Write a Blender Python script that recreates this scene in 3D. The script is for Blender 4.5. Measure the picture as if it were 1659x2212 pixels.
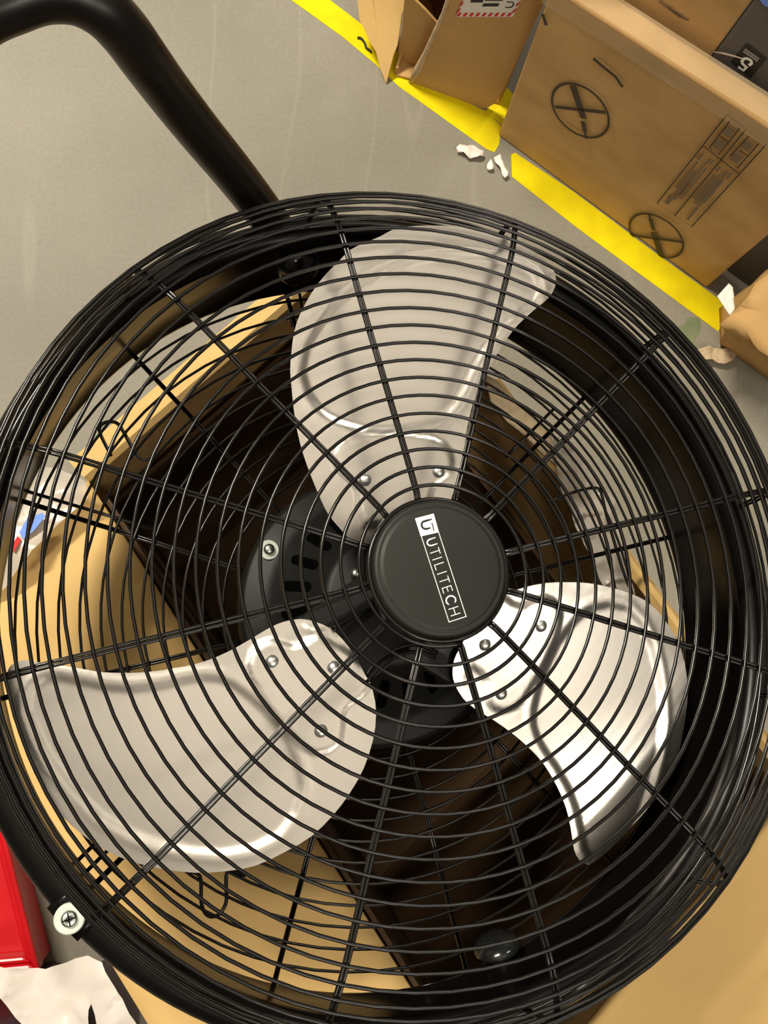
import bpy, bmesh, math, random
import numpy as np
from mathutils import Vector, Matrix, noise as mnoise
from mathutils.geometry import delaunay_2d_cdt
random.seed(7)
for o in list(bpy.data.objects): bpy.data.objects.remove(o)
S = bpy.context.scene
COL = S.collection
PI = math.pi

# ------------------------------------------------------------------ camera
F, CX, CY, CAMZ = 2040.0, 829.5, 1106.0, 1.58
WM = np.array([[0.9924949178879154, 0.019181457435470912, 0.12077213940852055],
               [0.0, -0.9876212468143858, 0.15685749214110833],
               [0.12228588621202327, -0.15568026378269367, -0.9802090682614046]])
CAM = np.array([0, 0, CAMZ])
cd = bpy.data.cameras.new('camera'); cam = bpy.data.objects.new('camera', cd); COL.objects.link(cam)
cd.sensor_fit = 'VERTICAL'; cd.sensor_height = 36.0; cd.lens = 36.0 * F / 2212.0
cd.clip_start = 0.02
cam.matrix_world = Matrix([[WM[i, 0], -WM[i, 1], -WM[i, 2], CAM[i]] for i in range(3)] + [[0, 0, 0, 1]])
S.camera = cam

# ------------------------------------------------------------------ world, lamps, exposure
wd = bpy.data.worlds.new('warehouse'); S.world = wd; wd.use_nodes = True
bg = wd.node_tree.nodes['Background']; bg.inputs[0].default_value = (0.80, 0.76, 0.68, 1); bg.inputs[1].default_value = 0.08
S.view_settings.view_transform = 'Standard'; S.view_settings.look = 'None'
S.view_settings.exposure = 0.16; S.view_settings.gamma = 1.0; S.view_settings.use_curve_mapping = False
def lamp(loc, sx, sy, power, color, rz=0.0, up=False):
    l = bpy.data.lights.new('ceiling_or_added_lamp', 'AREA'); l.shape = 'RECTANGLE'; l.size = sx; l.size_y = sy
    l.energy = power; l.color = color
    o = bpy.data.objects.new('ceiling_or_added_lamp', l); COL.objects.link(o); o.location = loc; o.rotation_euler = (PI if up else 0, 0, rz)
lamp((-1.7, 2.3, 4.4), 1.3, 0.3, 300, (1.0, 0.93, 0.79), 0.5)
for lx, ly, pw in ((2.2, 3.2, 55), (0.8, -2.2, 48), (2.8, -2.1, 25)):
    lamp((lx, ly, 4.4), 1.3, 0.3, pw, (1.0, 0.94, 0.82), 0.5)
for lx, ly, pw in ((0.6, 0.4, 38), (-2.4, 0.6, 30), (3.2, -2.4, 48), (5.0, -4.6, 60)):      # added uplights: they brighten the ceiling that the blades reflect
    lamp((lx, ly, 3.7), 1.3, 0.6, pw, (1.0, 0.95, 0.85), 0.5, up=True)

# ------------------------------------------------------------------ geometry helpers
def ray(px, py): return WM @ np.array([(px - CX) / F, (py - CY) / F, 1.0])
def at_z(px, py, z):                 # the point of a level surface at height z seen along this direction
    d = ray(px, py); s = (z - CAMZ) / d[2]; return CAM + s * d
def at_depth(px, py, dep): return CAM + ray(px, py) * dep
def at_plane(px, py, p0, n):
    d = ray(px, py); s = np.dot(np.array(p0) - CAM, n) / np.dot(d, n); return CAM + s * d
FC = np.array([0.09873702892601204, 0.05343961293630871, 1.0425819126713143])
FA = np.array([0.12430354136983592, 0.09273440056625695, 0.9879012908962789])     # fan axis, towards the front
FU = np.array([-0.25969630546961486, 0.9639583967632156, -0.057810364426487224])  # direction of spoke 0
FV = np.array([0.9576567540242953, 0.24936828238833375, -0.14390622366785338])
FB = np.array([FV, FU, FA])          # world -> fan local
def fpos(R, ang, z):                 # polar position in the fan (ang counted in spokes, clockwise)
    t = ang * PI / 6; return Vector((R * math.sin(t), R * math.cos(t), z))
def fray(px, py): return FB @ (CAM - FC), FB @ ray(px, py)
def fat(px, py, z):
    o, d = fray(px, py); s = (z - o[2]) / d[2]; q = o + s * d; return Vector(q)

def link(name, me, mat, parent=None):
    o = bpy.data.objects.new(name, me); COL.objects.link(o)
    if mat: me.materials.clear(); me.materials.append(mat)
    if parent: o.parent = parent
    return o
def bm_obj(name, bm, mat, parent=None, smooth=False, bevel=0):
    bmesh.ops.recalc_face_normals(bm, faces=bm.faces[:])
    me = bpy.data.meshes.new(name); bm.to_mesh(me); bm.free()
    if smooth:
        for p in me.polygons: p.use_smooth = True
    o = link(name, me, mat, parent)
    if bevel:
        b = o.modifiers.new('bevel', 'BEVEL'); b.width = bevel; b.segments = 2; b.limit_method = 'ANGLE'
    return o
def tag(o, label=None, cat=None, group=None, kind=None):
    if label: o['label'] = label
    if cat: o['category'] = cat
    if group: o['group'] = group
    if kind: o['kind'] = kind
    return o
def thing(name, label, cat, loc=(0, 0, 0), group=None):
    o = bpy.data.objects.new(name, None); COL.objects.link(o); o.location = loc; o.empty_display_size = 0.05
    return tag(o, label, cat, group)
def tube(bm, pts, r, sides=6, closed=False, caps=True):
    pts = [Vector(p) for p in pts]; n = len(pts); rings = []
    rad = r if hasattr(r, '__len__') else [r] * n
    T = []
    for i in range(n):
        a = pts[(i - 1) % n] if (closed or i > 0) else pts[i]
        b = pts[(i + 1) % n] if (closed or i < n - 1) else pts[i]
        T.append((b - a).normalized())
    nrm = T[0].orthogonal().normalized()
    for i in range(n):
        nrm = (nrm - T[i] * nrm.dot(T[i])).normalized(); bi = T[i].cross(nrm)
        rings.append([bm.verts.new(pts[i] + (nrm * math.cos(2 * PI * k / sides) + bi * math.sin(2 * PI * k / sides)) * rad[i]) for k in range(sides)])
    for i in range(n if closed else n - 1):
        A, Bq = rings[i], rings[(i + 1) % n]
        for k in range(sides): bm.faces.new((A[k], A[(k + 1) % sides], Bq[(k + 1) % sides], Bq[k]))
    if caps and not closed:
        bm.faces.new(rings[0][::-1]); bm.faces.new(rings[-1])
def lathe(bm, prof, seg=96, a0=0, a1=2 * PI, closed_prof=False):
    full = abs(a1 - a0 - 2 * PI) < 1e-6; m = seg if full else seg + 1
    R = [[bm.verts.new((r * math.sin(a0 + (a1 - a0) * i / seg), r * math.cos(a0 + (a1 - a0) * i / seg), z)) for r, z in prof] for i in range(m)]
    k = len(prof)
    for i in range(seg):
        A, Bq = R[i], R[(i + 1) % m]
        for j in range(k if closed_prof else k - 1):
            bm.faces.new((A[j], A[(j + 1) % k], Bq[(j + 1) % k], Bq[j]))
def smooth_path(pts, n=8):           # Catmull-Rom
    P = [Vector(p) for p in pts]; P = [2 * P[0] - P[1]] + P + [2 * P[-1] - P[-2]]; out = []
    for i in range(1, len(P) - 2):
        for k in range(n):
            t = k / n; a, b, c, d = P[i - 1], P[i], P[i + 1], P[i + 2]
            out.append(0.5 * ((2 * b) + (c - a) * t + (2 * a - 5 * b + 4 * c - d) * t * t + (3 * b - a - 3 * c + d) * t ** 3))
    out.append(P[-2]); return out
def slab(bm, corners, thick, nrm=None):   # planar polygon with thickness along the normal
    C = [Vector(c) for c in corners]
    n = Vector(nrm) if nrm is not None else (C[1] - C[0]).cross(C[-1] - C[0]).normalized()
    lo = [bm.verts.new(c) for c in C]; hi = [bm.verts.new(c + n * thick) for c in C]
    bm.faces.new(lo[::-1]); bm.faces.new(hi)
    for i in range(len(C)):
        j = (i + 1) % len(C); bm.faces.new((lo[i], lo[j], hi[j], hi[i]))
def strip(bm, pts, w, up, lift=0.0, caps=True):     # flat ribbon along a polyline lying in the plane with normal up
    P = [Vector(p) for p in pts]; U = Vector(up).normalized(); n = len(P); L = []; R = []
    for i in range(n):
        t = (P[min(i + 1, n - 1)] - P[max(i - 1, 0)]).normalized(); s = U.cross(t).normalized() * w / 2
        e = Vector((0, 0, 0))
        if caps and i == 0: e = -t * w * 0.35
        if caps and i == n - 1: e = t * w * 0.35
        sc = 0.6 if caps and i in (0, n - 1) else 1
        L.append(bm.verts.new(P[i] + e + s * sc + U * lift)); R.append(bm.verts.new(P[i] + e - s * sc + U * lift))
    for i in range(n - 1): bm.faces.new((L[i], R[i], R[i + 1], L[i + 1]))
def cdt_sheet(poly, step, fn, jitter=0.0):   # triangulated sheet inside a 2D polygon; fn(x, y) -> point
    poly = [Vector((p[0], p[1])) for p in poly]; dense = []
    for i in range(len(poly)):
        a, b = poly[i], poly[(i + 1) % len(poly)]; k = max(1, int((b - a).length / step))
        dense += [a + (b - a) * j / k for j in range(k)]
    xs = [p.x for p in dense]; ys = [p.y for p in dense]; inner = []
    y = min(ys)
    row = 0
    while y < max(ys):
        x = min(xs) + (step / 2 if row % 2 else 0)
        while x < max(xs):
            q = Vector((x + random.uniform(-1, 1) * jitter * step, y + random.uniform(-1, 1) * jitter * step))
            if inside(q, dense) and dist_poly(q, dense) > step * 0.45: inner.append(q)
            x += step
        y += step * 0.87; row += 1
    n = len(dense)
    v, e, f, *_ = delaunay_2d_cdt(dense + inner, [(i, (i + 1) % n) for i in range(n)], [], 1, 1e-7)
    bm = bmesh.new(); V = [bm.verts.new(fn(q.x, q.y)) for q in v]
    for t in f:
        try: bm.faces.new([V[i] for i in t])
        except ValueError: pass
    return bm
def inside(q, P):
    c = False; j = len(P) - 1
    for i in range(len(P)):
        if (P[i].y > q.y) != (P[j].y > q.y) and q.x < (P[j].x - P[i].x) * (q.y - P[i].y) / (P[j].y - P[i].y) + P[i].x: c = not c
        j = i
    return c
def dist_poly(q, P, closed=True):
    m = 1e9; n = len(P)
    for i in range(n if closed else n - 1):
        a, b = P[i], P[(i + 1) % n]; d = b - a; L = d.length_squared
        t = 0 if L == 0 else max(0, min(1, (q - a).dot(d) / L)); m = min(m, (a + d * t - q).length)
    return m
def sstep(x): x = max(0, min(1, x)); return x * x * (3 - 2 * x)

# ------------------------------------------------------------------ materials
def mat(name, color, rough=0.5, metal=0.0, noise=0.0, scale=30, bump=0.0, bscale=200, color2=None, spec=0.5, stretch=None, alpha=None, trans=0.0, detail=4, coat=0.0):
    m = bpy.data.materials.new(name); m.use_nodes = True; nt = m.node_tree; b = nt.nodes['Principled BSDF']
    b.inputs['Base Color'].default_value = (*color, 1); b.inputs['Roughness'].default_value = rough; b.inputs['Metallic'].default_value = metal
    b.inputs['Specular IOR Level'].default_value = spec; b.inputs['Coat Weight'].default_value = coat
    if alpha is not None: b.inputs['Alpha'].default_value = alpha
    if trans: b.inputs['Transmission Weight'].default_value = trans
    tc = nt.nodes.new('ShaderNodeTexCoord'); mp = nt.nodes.new('ShaderNodeMapping'); nt.links.new(tc.outputs['Object'], mp.inputs[0])
    if stretch: mp.inputs['Scale'].default_value = stretch
    if noise or color2:
        nz = nt.nodes.new('ShaderNodeTexNoise'); nz.inputs['Scale'].default_value = scale; nz.inputs['Detail'].default_value = detail
        nt.links.new(mp.outputs[0], nz.inputs['Vector'])
        rp = nt.nodes.new('ShaderNodeValToRGB'); nt.links.new(nz.outputs[0], rp.inputs[0])
        c2 = color2 or tuple(c * (1 - noise) for c in color)
        rp.color_ramp.elements[0].position = 0.3; rp.color_ramp.elements[1].position = 0.7
        rp.color_ramp.elements[0].color = (*c2, 1); rp.color_ramp.elements[1].color = (*color, 1)
        nt.links.new(rp.outputs[0], b.inputs['Base Color'])
    if bump:
        nb = nt.nodes.new('ShaderNodeTexNoise'); nb.inputs['Scale'].default_value = bscale; nb.inputs['Detail'].default_value = 3
        nt.links.new(mp.outputs[0], nb.inputs['Vector'])
        bp = nt.nodes.new('ShaderNodeBump'); bp.inputs['Strength'].default_value = bump; bp.inputs['Distance'].default_value = 0.002
        nt.links.new(nb.outputs[0], bp.inputs['Height']); nt.links.new(bp.outputs[0], b.inputs['Normal'])
    return m
M = {}
M['wire'] = mat('black_gloss_wire', (0.006, 0.005, 0.0045), 0.20, spec=0.5)
M['black'] = mat('black_powder_coat', (0.005, 0.0045, 0.004), 0.27, spec=0.18)
M['tube'] = mat('black_tube_paint', (0.009, 0.0065, 0.005), 0.34, spec=0.35)
M['bolt'] = mat('grey_black_bolt', (0.012, 0.013, 0.013), 0.14, spec=0.8)
M['dull'] = mat('dark_motor_paint', (0.007, 0.007, 0.006), 0.48, spec=0.28)
M['cap'] = mat('hub_cap_plastic', (0.013, 0.013, 0.010), 0.5, spec=0.35, bump=0.05, bscale=1500)
M['hole'] = mat('vent_void', (0.002, 0.002, 0.002), 0.9, spec=0.0)
M['print'] = mat('white_print', (0.80, 0.84, 0.80), 0.55)
M['ink'] = mat('black_ink', (0.012, 0.012, 0.011), 0.6)
M['alu'] = mat('satin_aluminium', (0.84, 0.79, 0.725), 0.24, metal=1.0, color2=(0.79, 0.74, 0.68), scale=7, bump=0.02, bscale=60)
M['rivet'] = mat('bright_rivet', (0.90, 0.90, 0.87), 0.34, metal=1.0)
M['zinc'] = mat('zinc_screw', (0.70, 0.73, 0.68), 0.30, metal=1.0)
M['washer'] = mat('pale_washer', (0.60, 0.63, 0.57), 0.5)
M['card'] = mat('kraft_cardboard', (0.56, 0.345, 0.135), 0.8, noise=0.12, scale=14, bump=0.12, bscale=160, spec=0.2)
M['card_lit'] = mat('lit_kraft_cardboard', (0.72, 0.47, 0.18), 0.75, noise=0.08, scale=10, bump=0.08, bscale=120, spec=0.25)  # brighter copy of the kraft: light on the flaps put into the colour
M['shade_liner'] = mat('shadow_brown_board', (0.085, 0.045, 0.018), 0.7, noise=0.2, scale=20, spec=0.25)  # deep shade inside the carton, painted as a dark brown
M['card_worn'] = mat('scuffed_kraft_cardboard', (0.60, 0.375, 0.155), 0.7, color2=(0.45, 0.265, 0.095), scale=7, bump=0.12, bscale=120, spec=0.3, stretch=(1, 1, 2.2), detail=6)
M['card_edge'] = mat('torn_cardboard_edge', (0.62, 0.47, 0.30), 0.9, noise=0.3, scale=90, bump=0.5, bscale=250, spec=0.1)
M['tape'] = mat('yellow_floor_tape', (0.80, 0.66, 0.001), 0.75, spec=0.2, color2=(0.70, 0.55, 0.001), scale=22, bump=0.1, bscale=120)
M['red'] = mat('red_plastic', (0.62, 0.006, 0.012), 0.30, spec=0.5)
M['white'] = mat('white_poly_film', (0.78, 0.70, 0.63), 0.35, noise=0.1, scale=12, bump=0.15, bscale=40)
M['film'] = mat('clear_crumpled_film', (0.62, 0.55, 0.47), 0.25, bump=0.3, bscale=60, alpha=0.72, spec=0.6)
M['purple'] = mat('dark_purple_sack', (0.030, 0.012, 0.020), 0.5, bump=0.3, bscale=40)
M['paper'] = mat('white_paper', (0.80, 0.76, 0.70), 0.7)
M['brown_ink'] = mat('brown_black_print', (0.060, 0.040, 0.020), 0.7)
M['grey_print'] = mat('faint_grey_print', (0.20, 0.14, 0.085), 0.8)
M['greybox'] = mat('matt_grey_card', (0.115, 0.105, 0.098), 0.6, noise=0.15, scale=40, bump=0.1, bscale=300)
M['cleartape'] = mat('clear_parcel_tape', (0.72, 0.55, 0.32), 0.14, noise=0.12, scale=20, bump=0.35, bscale=35, spec=0.8, coat=0.3, alpha=0.40)
M['blue'] = mat('blue_plastic', (0.15, 0.30, 0.85), 0.4)
M['maroon'] = mat('maroon_plastic', (0.045, 0.010, 0.010), 0.25)
def floor_mat():
    m = mat('worn_grey_concrete', (0.272, 0.249, 0.193), 0.55, color2=(0.205, 0.187, 0.145), scale=2.6, bump=0.03, bscale=60, spec=0.35, detail=8)
    nt = m.node_tree; b = nt.nodes['Principled BSDF']; src = b.inputs['Base Color'].links[0].from_socket
    tc = nt.nodes.new('ShaderNodeTexCoord')
    sp = nt.nodes.new('ShaderNodeTexNoise'); sp.inputs['Scale'].default_value = 160; nt.links.new(tc.outputs['Object'], sp.inputs['Vector'])
    r1 = nt.nodes.new('ShaderNodeValToRGB'); r1.color_ramp.elements[0].position = 0.35; r1.color_ramp.elements[1].position = 0.65
    r1.color_ramp.elements[0].color = (0.94, 0.94, 0.94, 1); r1.color_ramp.elements[1].color = (1.04, 1.04, 1.04, 1)
    nt.links.new(sp.outputs[0], r1.inputs[0])
    mx = nt.nodes.new('ShaderNodeMix'); mx.data_type = 'RGBA'; mx.blend_type = 'MULTIPLY'; mx.inputs[0].default_value = 1
    nt.links.new(src, mx.inputs[6]); nt.links.new(r1.outputs[0], mx.inputs[7])
    # pale hairline scuffs
    mp = nt.nodes.new('ShaderNodeMapping'); mp.inputs['Rotation'].default_value = (0, 0, 0.9); mp.inputs['Scale'].default_value = (2.2, 0.35, 1)
    nt.links.new(tc.outputs['Object'], mp.inputs[0])
    sc = nt.nodes.new('ShaderNodeTexNoise'); sc.inputs['Scale'].default_value = 1.6; sc.inputs['Detail'].default_value = 2; nt.links.new(mp.outputs[0], sc.inputs['Vector'])
    r2 = nt.nodes.new('ShaderNodeValToRGB'); e = r2.color_ramp.elements
    e[0].position = 0.494; e[0].color = (0, 0, 0, 1); e[1].position = 0.506; e[1].color = (0, 0, 0, 1)
    k = e.new(0.5); k.color = (1, 1, 1, 1)
    nt.links.new(sc.outputs[0], r2.inputs[0])
    ml = nt.nodes.new('ShaderNodeMath'); ml.operation = 'MULTIPLY'; ml.inputs[1].default_value = 0.11; nt.links.new(r2.outputs[0], ml.inputs[0])
    m2 = nt.nodes.new('ShaderNodeMix'); m2.data_type = 'RGBA'; nt.links.new(ml.outputs[0], m2.inputs[0])
    nt.links.new(mx.outputs[2], m2.inputs[6]); m2.inputs[7].default_value = (0.52, 0.48, 0.40, 1)
    nt.links.new(m2.outputs[2], b.inputs['Base Color'])
    return m
M['floor'] = floor_mat()

# ------------------------------------------------------------------ floor
bm = bmesh.new(); slab(bm, [(-6, -6, 0), (6, -6, 0), (6, 7, 0), (-6, 7, 0)], -0.05, (0, 0, 1))
tag(bm_obj('floor', bm, M['floor']), 'smooth worn grey concrete warehouse floor', kind='structure')

bm = bmesh.new(); slab(bm, [(-7, -7, 5.4), (7, -7, 5.4), (7, 7, 5.4), (-7, 7, 5.4)], 0.08, (0, 0, 1))
tag(bm_obj('ceiling', bm, mat('pale_ceiling_paint', (0.78, 0.74, 0.69), 0.8)), 'plain pale warehouse ceiling', kind='structure')
M['stain'] = mat('green_paint_stain', (0.20, 0.235, 0.12), 0.6, noise=0.25, scale=30)
def tape_strip(pix, label, h=0.0006):
    bm = bmesh.new(); slab(bm, [at_z(x, y, 0.0002) for x, y in pix], h, (0, 0, 1))
    return tag(bm_obj('floor_tape', bm, M['tape']), label, 'tape', 'yellow floor marking tape')
tape_strip([(598, -22), (683, -22), (860, 112), (1010, 222), (1048, 240), (1082, 272), (1078, 312), (1068, 329), (1050, 322), (860, 186), (812, 140), (740, 80)],
           'long yellow floor tape running under the torn open carton, ending by the white scraps')
tape_strip([(1104, 335), (1112, 330), (1240, 415), (1400, 535), (1565, 655), (1578, 670), (1551, 716), (1480, 664), (1250, 495), (1106, 382)],
           'yellow floor tape along the foot of the big carton with crossed knives')
bm = bmesh.new(); slab(bm, smooth_path([at_z(x, y, 0.0003) for x, y in ((1465, 708), (1478, 700), (1484, 688), (1497, 684), (1512, 690), (1512, 715), (1500, 735), (1495, 755), (1482, 735))], 4), 0.0003, (0, 0, 1))
bm_obj('paint_stain', bm, M['stain'], bpy.data.objects['floor'])['label'] = 'green paint stain'
tape_strip([(1048, 241), (1096, 190), (1130, 230), (1086, 272)], 'short yellow tape piece in the gap between the two tall cartons', 0.0009)

# ------------------------------------------------------------------ the fan
fan = thing('floor_fan', 'big black round floor fan with three silver blades, lying face up on the open carton', 'fan')
fan.matrix_world = Matrix([[FV[i], FU[i], FA[i], FC[i]] for i in range(3)] + [[0, 0, 0, 1]])

# front guard: one wire wound as a spiral
KT = [0.4] + list(range(1, 28))
KR = [0.0408, 0.0474, 0.0581, 0.0695, 0.0807, 0.0919, 0.1035, 0.1152, 0.1267, 0.1383, 0.15, 0.1615, 0.1731, 0.1846, 0.1959, 0.2071, 0.2176, 0.2264, 0.2340, 0.2405, 0.2465, 0.2520, 0.2565, 0.2598, 0.2618, 0.2628, 0.2635, 0.2640]
KZ = [0, 0, .0003, .0003, .0003, .0002, 0, -.0003, -.0004, -.0008, -.0012, -.0012, -.0010, -.0010, -.0009, -.0009, -.0014, -.0028, -.0050, -.0073, -.0102, -.0145, -.0205, -.0280, -.0370, -.0470, -.0580, -.0690]
def spiral(t): return np.interp(t, KT, KR), np.interp(t, KT, KZ)
bm = bmesh.new(); pts = []
NS = 72
for i in range(int(26 * NS)):
    t = 0.75 + i / NS; r, z = spiral(t); pts.append(fpos(r, 9 + t * 12, z))     # starts at spoke 9, clockwise
tube(bm, pts, 0.00112, 6)
front = bm_obj('front_guard', bm, M['wire'], fan, smooth=True)
bm = bmesh.new()
tube(bm, [fpos(0.0418, k / 6, -0.0018) for k in range(72)], 0.0016, 8, closed=True)
bm_obj('inner_ring', bm, M['wire'], front, smooth=True)
bm = bmesh.new()
tube(bm, [fpos(0.0424 + 0.2222, k / 12, -0.0745) for k in range(144)], 0.0024, 8, closed=True)
bm_obj('rim_ring', bm, M['wire'], front, smooth=True)
def spoke_profile():
    P = [(0.038, -0.0032)]
    for r, z in zip(KR[1:], KZ[1:]): P.append((r, z))
    out = []
    for i, (r, z) in enumerate(P):
        a = P[max(i - 1, 0)]; b = P[min(i + 1, len(P) - 1)]; t = Vector((b[0] - a[0], b[1] - a[1])).normalized()
        nx, nz = t.y, -t.x                                  # inwards
        out.append((r + nx * 0.0019, z + nz * 0.0019))
    return out
SP = spoke_profile()
bm = bmesh.new()
for s in (-1, 1): tube(bm, [Vector((s * 0.00105, r, z)) for r, z in SP], 0.00105, 6)
sp0 = bm_obj('spoke', bm, M['wire'], front, smooth=True)
for k in range(1, 12):
    o = sp0.copy(); COL.objects.link(o); o.rotation_euler = (0, 0, -k * PI / 6)

# hub cap with its lettering
bm = bmesh.new()
lathe(bm, [(0.0, 0.0042), (0.034, 0.0042), (0.0362, 0.0038), (0.0366, 0.0032), (0.0372, 0.0036), (0.0392, 0.0030), (0.0404, 0.0014), (0.0408, -0.001), (0.0402, -0.006), (0.030, -0.007)], 96)
bmesh.ops.remove_doubles(bm, verts=bm.verts[:], dist=1e-6)
cap = bm_obj('hub_cap', bm, M['cap'], fan, smooth=True)
ZB = 0.00435
def bp(x, y): return fat(880 + x * 150 / 1229, 1090 + y * 150 / 1229, ZB)       # spot on the cap face
def stroke(bm, pts, w, z=0.0): strip(bm, [bp(*p) + Vector((0, 0, z)) for p in pts], w, (0, 0, 1))
UNIT = (bp(1000, 0) - bp(0, 0)).length / 1000
bm = bmesh.new(); slab(bm, [bp(133, 245), bp(235, 565), bp(560, 490), bp(465, 157)], 0.0001, (0, 0, 1))
panel = bm_obj('logo_panel', bm, M['print'], cap); panel['label'] = 'white printed monogram panel'
bm = bmesh.new()
stroke(bm, [(418, 263), (330, 287), (275, 305), (252, 335), (252, 375), (268, 410), (300, 430), (340, 432), (398, 414)], 36 * UNIT, 0.00018)
stroke(bm, [(436, 335), (466, 455)], 30 * UNIT, 0.00018)
bm_obj('monogram', bm, M['ink'], cap)
bm = bmesh.new()
for a, b in (((247, 560), (737, 2078)), ((737, 2078), (1040, 1980)), ((1040, 1980), (550, 480))): stroke(bm, [a, b], 24 * UNIT)
bm_obj('logo_frame', bm, M['print'], cap)
BX, BY, TX, TY = 450.0, 980.0, 0.312, 0.950
def lp(s, h): return (BX + TX * s + TY * h * 163, BY + TY * s - TX * h * 163)
def arc(s0, h0, rs, rh, a0, a1, n=14): return [(s0 + rs * math.cos(math.radians(a0 + (a1 - a0) * i / n)), h0 + rh * math.sin(math.radians(a0 + (a1 - a0) * i / n))) for i in range(n + 1)]
LET = {'U': [[(-364, 1), (-364, .4)] + arc(-307, .4, 57, .4, 180, 360)[1:] + [(-250, 1)]], 'T': [[(-127, 0), (-127, 1)], [(-179, 1), (-75, 1)]], 'I': [[(0, 0), (0, 1)]],
       'L': [[(98, 1), (98, 0)], [(98, 0), (184, 0)]], 'I2': [[(267, 0), (267, 1)]], 'T2': [[(405, 0), (405, 1)], [(353, 1), (457, 1)]],
       'E': [[(530, 0), (530, 1)], [(530, 0), (618, 0)], [(530, .52), (606, .52)], [(530, 1), (618, 1)]], 'C': [arc(778, .5, 78, .52, 45, 315, 20)],
       'H': [[(920, 0), (920, 1)], [(1042, 0), (1042, 1)], [(920, .5), (1042, .5)]]}
for ch, sts in LET.items():
    bm = bmesh.new()
    for st in sts: stroke(bm, [lp(*q) for q in st], 25 * UNIT)
    bm_obj('letter', bm, M['print'], cap)

# drum band with rolled lips
bm = bmesh.new()
prof = [(0.2600, -0.163), (0.2602, -0.093)]
for k in range(0, 11):
    a = PI - k * PI * 1.25 / 10; prof.append((0.2672 + 0.0110 * math.cos(a), -0.0890 + 0.0110 * math.sin(a)))
prof += [(0.2640, -0.1015), (0.2632, -0.160)]
for k in range(0, 9):
    a = PI * 0.4 - k * PI * 1.5 / 8; prof.append((0.2640 + 0.0045 * math.cos(a), -0.1655 + 0.0045 * math.sin(a)))
lathe(bm, prof, 144, closed_prof=True)
drum = bm_obj('drum_band', bm, M['black'], fan, smooth=True)

# rear guard
bm = bmesh.new(); pts = []
for i in range(int(11.3 * NS)):
    t = i / NS; r = 0.103 + t * 0.01395; pts.append(fpos(r, 3 + t * 12, -0.1655 + 0.004 * (1 - (r / 0.26) ** 2) * 0))
tube(bm, pts, 0.00105, 6)
rear = bm_obj('rear_guard', bm, M['wire'], fan, smooth=True)
bm = bmesh.new()
for s in (-1, 1): tube(bm, [Vector((s * 0.0009, 0.062, -0.170)), Vector((s * 0.0009, 0.12, -0.1676)), Vector((s * 0.0009, 0.263, -0.1676))], 0.0010, 6)
rs0 = bm_obj('spoke', bm, M['wire'], rear, smooth=True); rs0.rotation_euler = (0, 0, 0)
for k in range(1, 12):
    o = rs0.copy(); COL.objects.link(o); o.rotation_euler = (0, 0, -k * PI / 6 * 1.003)
for ang, r0, r1, off in ((10, 0.165, 0.262, 0.012), (2, 0.17, 0.232, -0.0105), (8, 0.222, 0.262, 0.013), (8, 0.222, 0.262, 0.022), (0, 0.205, 0.25, 0.0)):
    bm = bmesh.new(); tube(bm, [(off, r0, -0.1685), (off, r1, -0.1685)], 0.0014, 6)
    o = bm_obj('brace_wire', bm, M['wire'], rear, smooth=True); o.rotation_euler = (0, 0, -ang * PI / 6)
for path in ([(240, 985), (216, 935), (218, 918), (235, 911), (254, 915), (268, 935), (290, 975), (305, 992), (325, 990)],
             [(405, 1880), (432, 1894), (435, 1950), (445, 1974), (460, 1980), (476, 1972), (489, 1945), (491, 1884), (530, 1892)],
             [(1183, 1084), (1240, 1063), (1283, 1054), (1298, 1064), (1312, 1120), (1345, 1230), (1368, 1290)],
             [(612, 602), (622, 650), (632, 705)], [(640, 606), (648, 640), (652, 668)]):
    bm = bmesh.new(); tube(bm, smooth_path([fat(x, y, -0.1695) for x, y in path], 5), 0.00135, 6)
    bm_obj('guard_clip', bm, M['wire'], rear, smooth=True)

# motor bell with ventilation slots
bm = bmesh.new()
lathe(bm, [(0.0, -0.112), (0.042, -0.112), (0.047, -0.115), (0.050, -0.121), (0.078, -0.145), (0.084, -0.150), (0.096, -0.151), (0.100, -0.154), (0.100, -0.172), (0.0, -0.185)], 72)
bmesh.ops.remove_doubles(bm, verts=bm.verts[:], dist=1e-6)
motor = bm_obj('motor_housing', bm, M['dull'], fan, smooth=True)
def capsule(bm, L, w):
    n = 8; V = []
    for sgn in (1, -1):
        for k in range(n + 1):
            a = (k / n) * PI - PI / 2 + (0 if sgn > 0 else PI)
            V.append(bm.verts.new((w / 2 * math.sin(a) * -1, sgn * L / 2 + w / 2 * math.cos(a) * (1 if True else 1), 0)))
    bm.faces.new(V)
for k in range(22):
    bm = bmesh.new(); capsule(bm, 0.0165, 0.0072)
    o = bm_obj('vent_slot', bm, M['hole'], motor)
    ang = k * 2 * PI / 22
    tilt = math.atan2(-0.024, 0.028)
    o.matrix_local = Matrix.Rotation(-ang, 4, 'Z') @ Matrix.Translation((0, 0.0638, -0.1318)) @ Matrix.Rotation(tilt, 4, 'X')
for R, ang in ((0.0895, 10.37), (0.0895, 2.4)):
    bm = bmesh.new(); lathe(bm, [(0, 0.0022), (0.0068, 0.0022), (0.0072, 0.0018), (0.0072, 0.0)], 28); bmesh.ops.remove_doubles(bm, verts=bm.verts[:], dist=1e-6)
    w = bm_obj('washer', bm, M['washer'], motor, smooth=False); w.location = fpos(R, ang, -0.1508)
    bm = bmesh.new(); lathe(bm, [(0, 0.0062), (0.0022, 0.0060), (0.0038, 0.0048), (0.0044, 0.0022)], 24); bmesh.ops.remove_doubles(bm, verts=bm.verts[:], dist=1e-6)
    w = bm_obj('screw_head', bm, M['zinc'], motor, smooth=True); w.location = fpos(R, ang, -0.1508)

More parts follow.
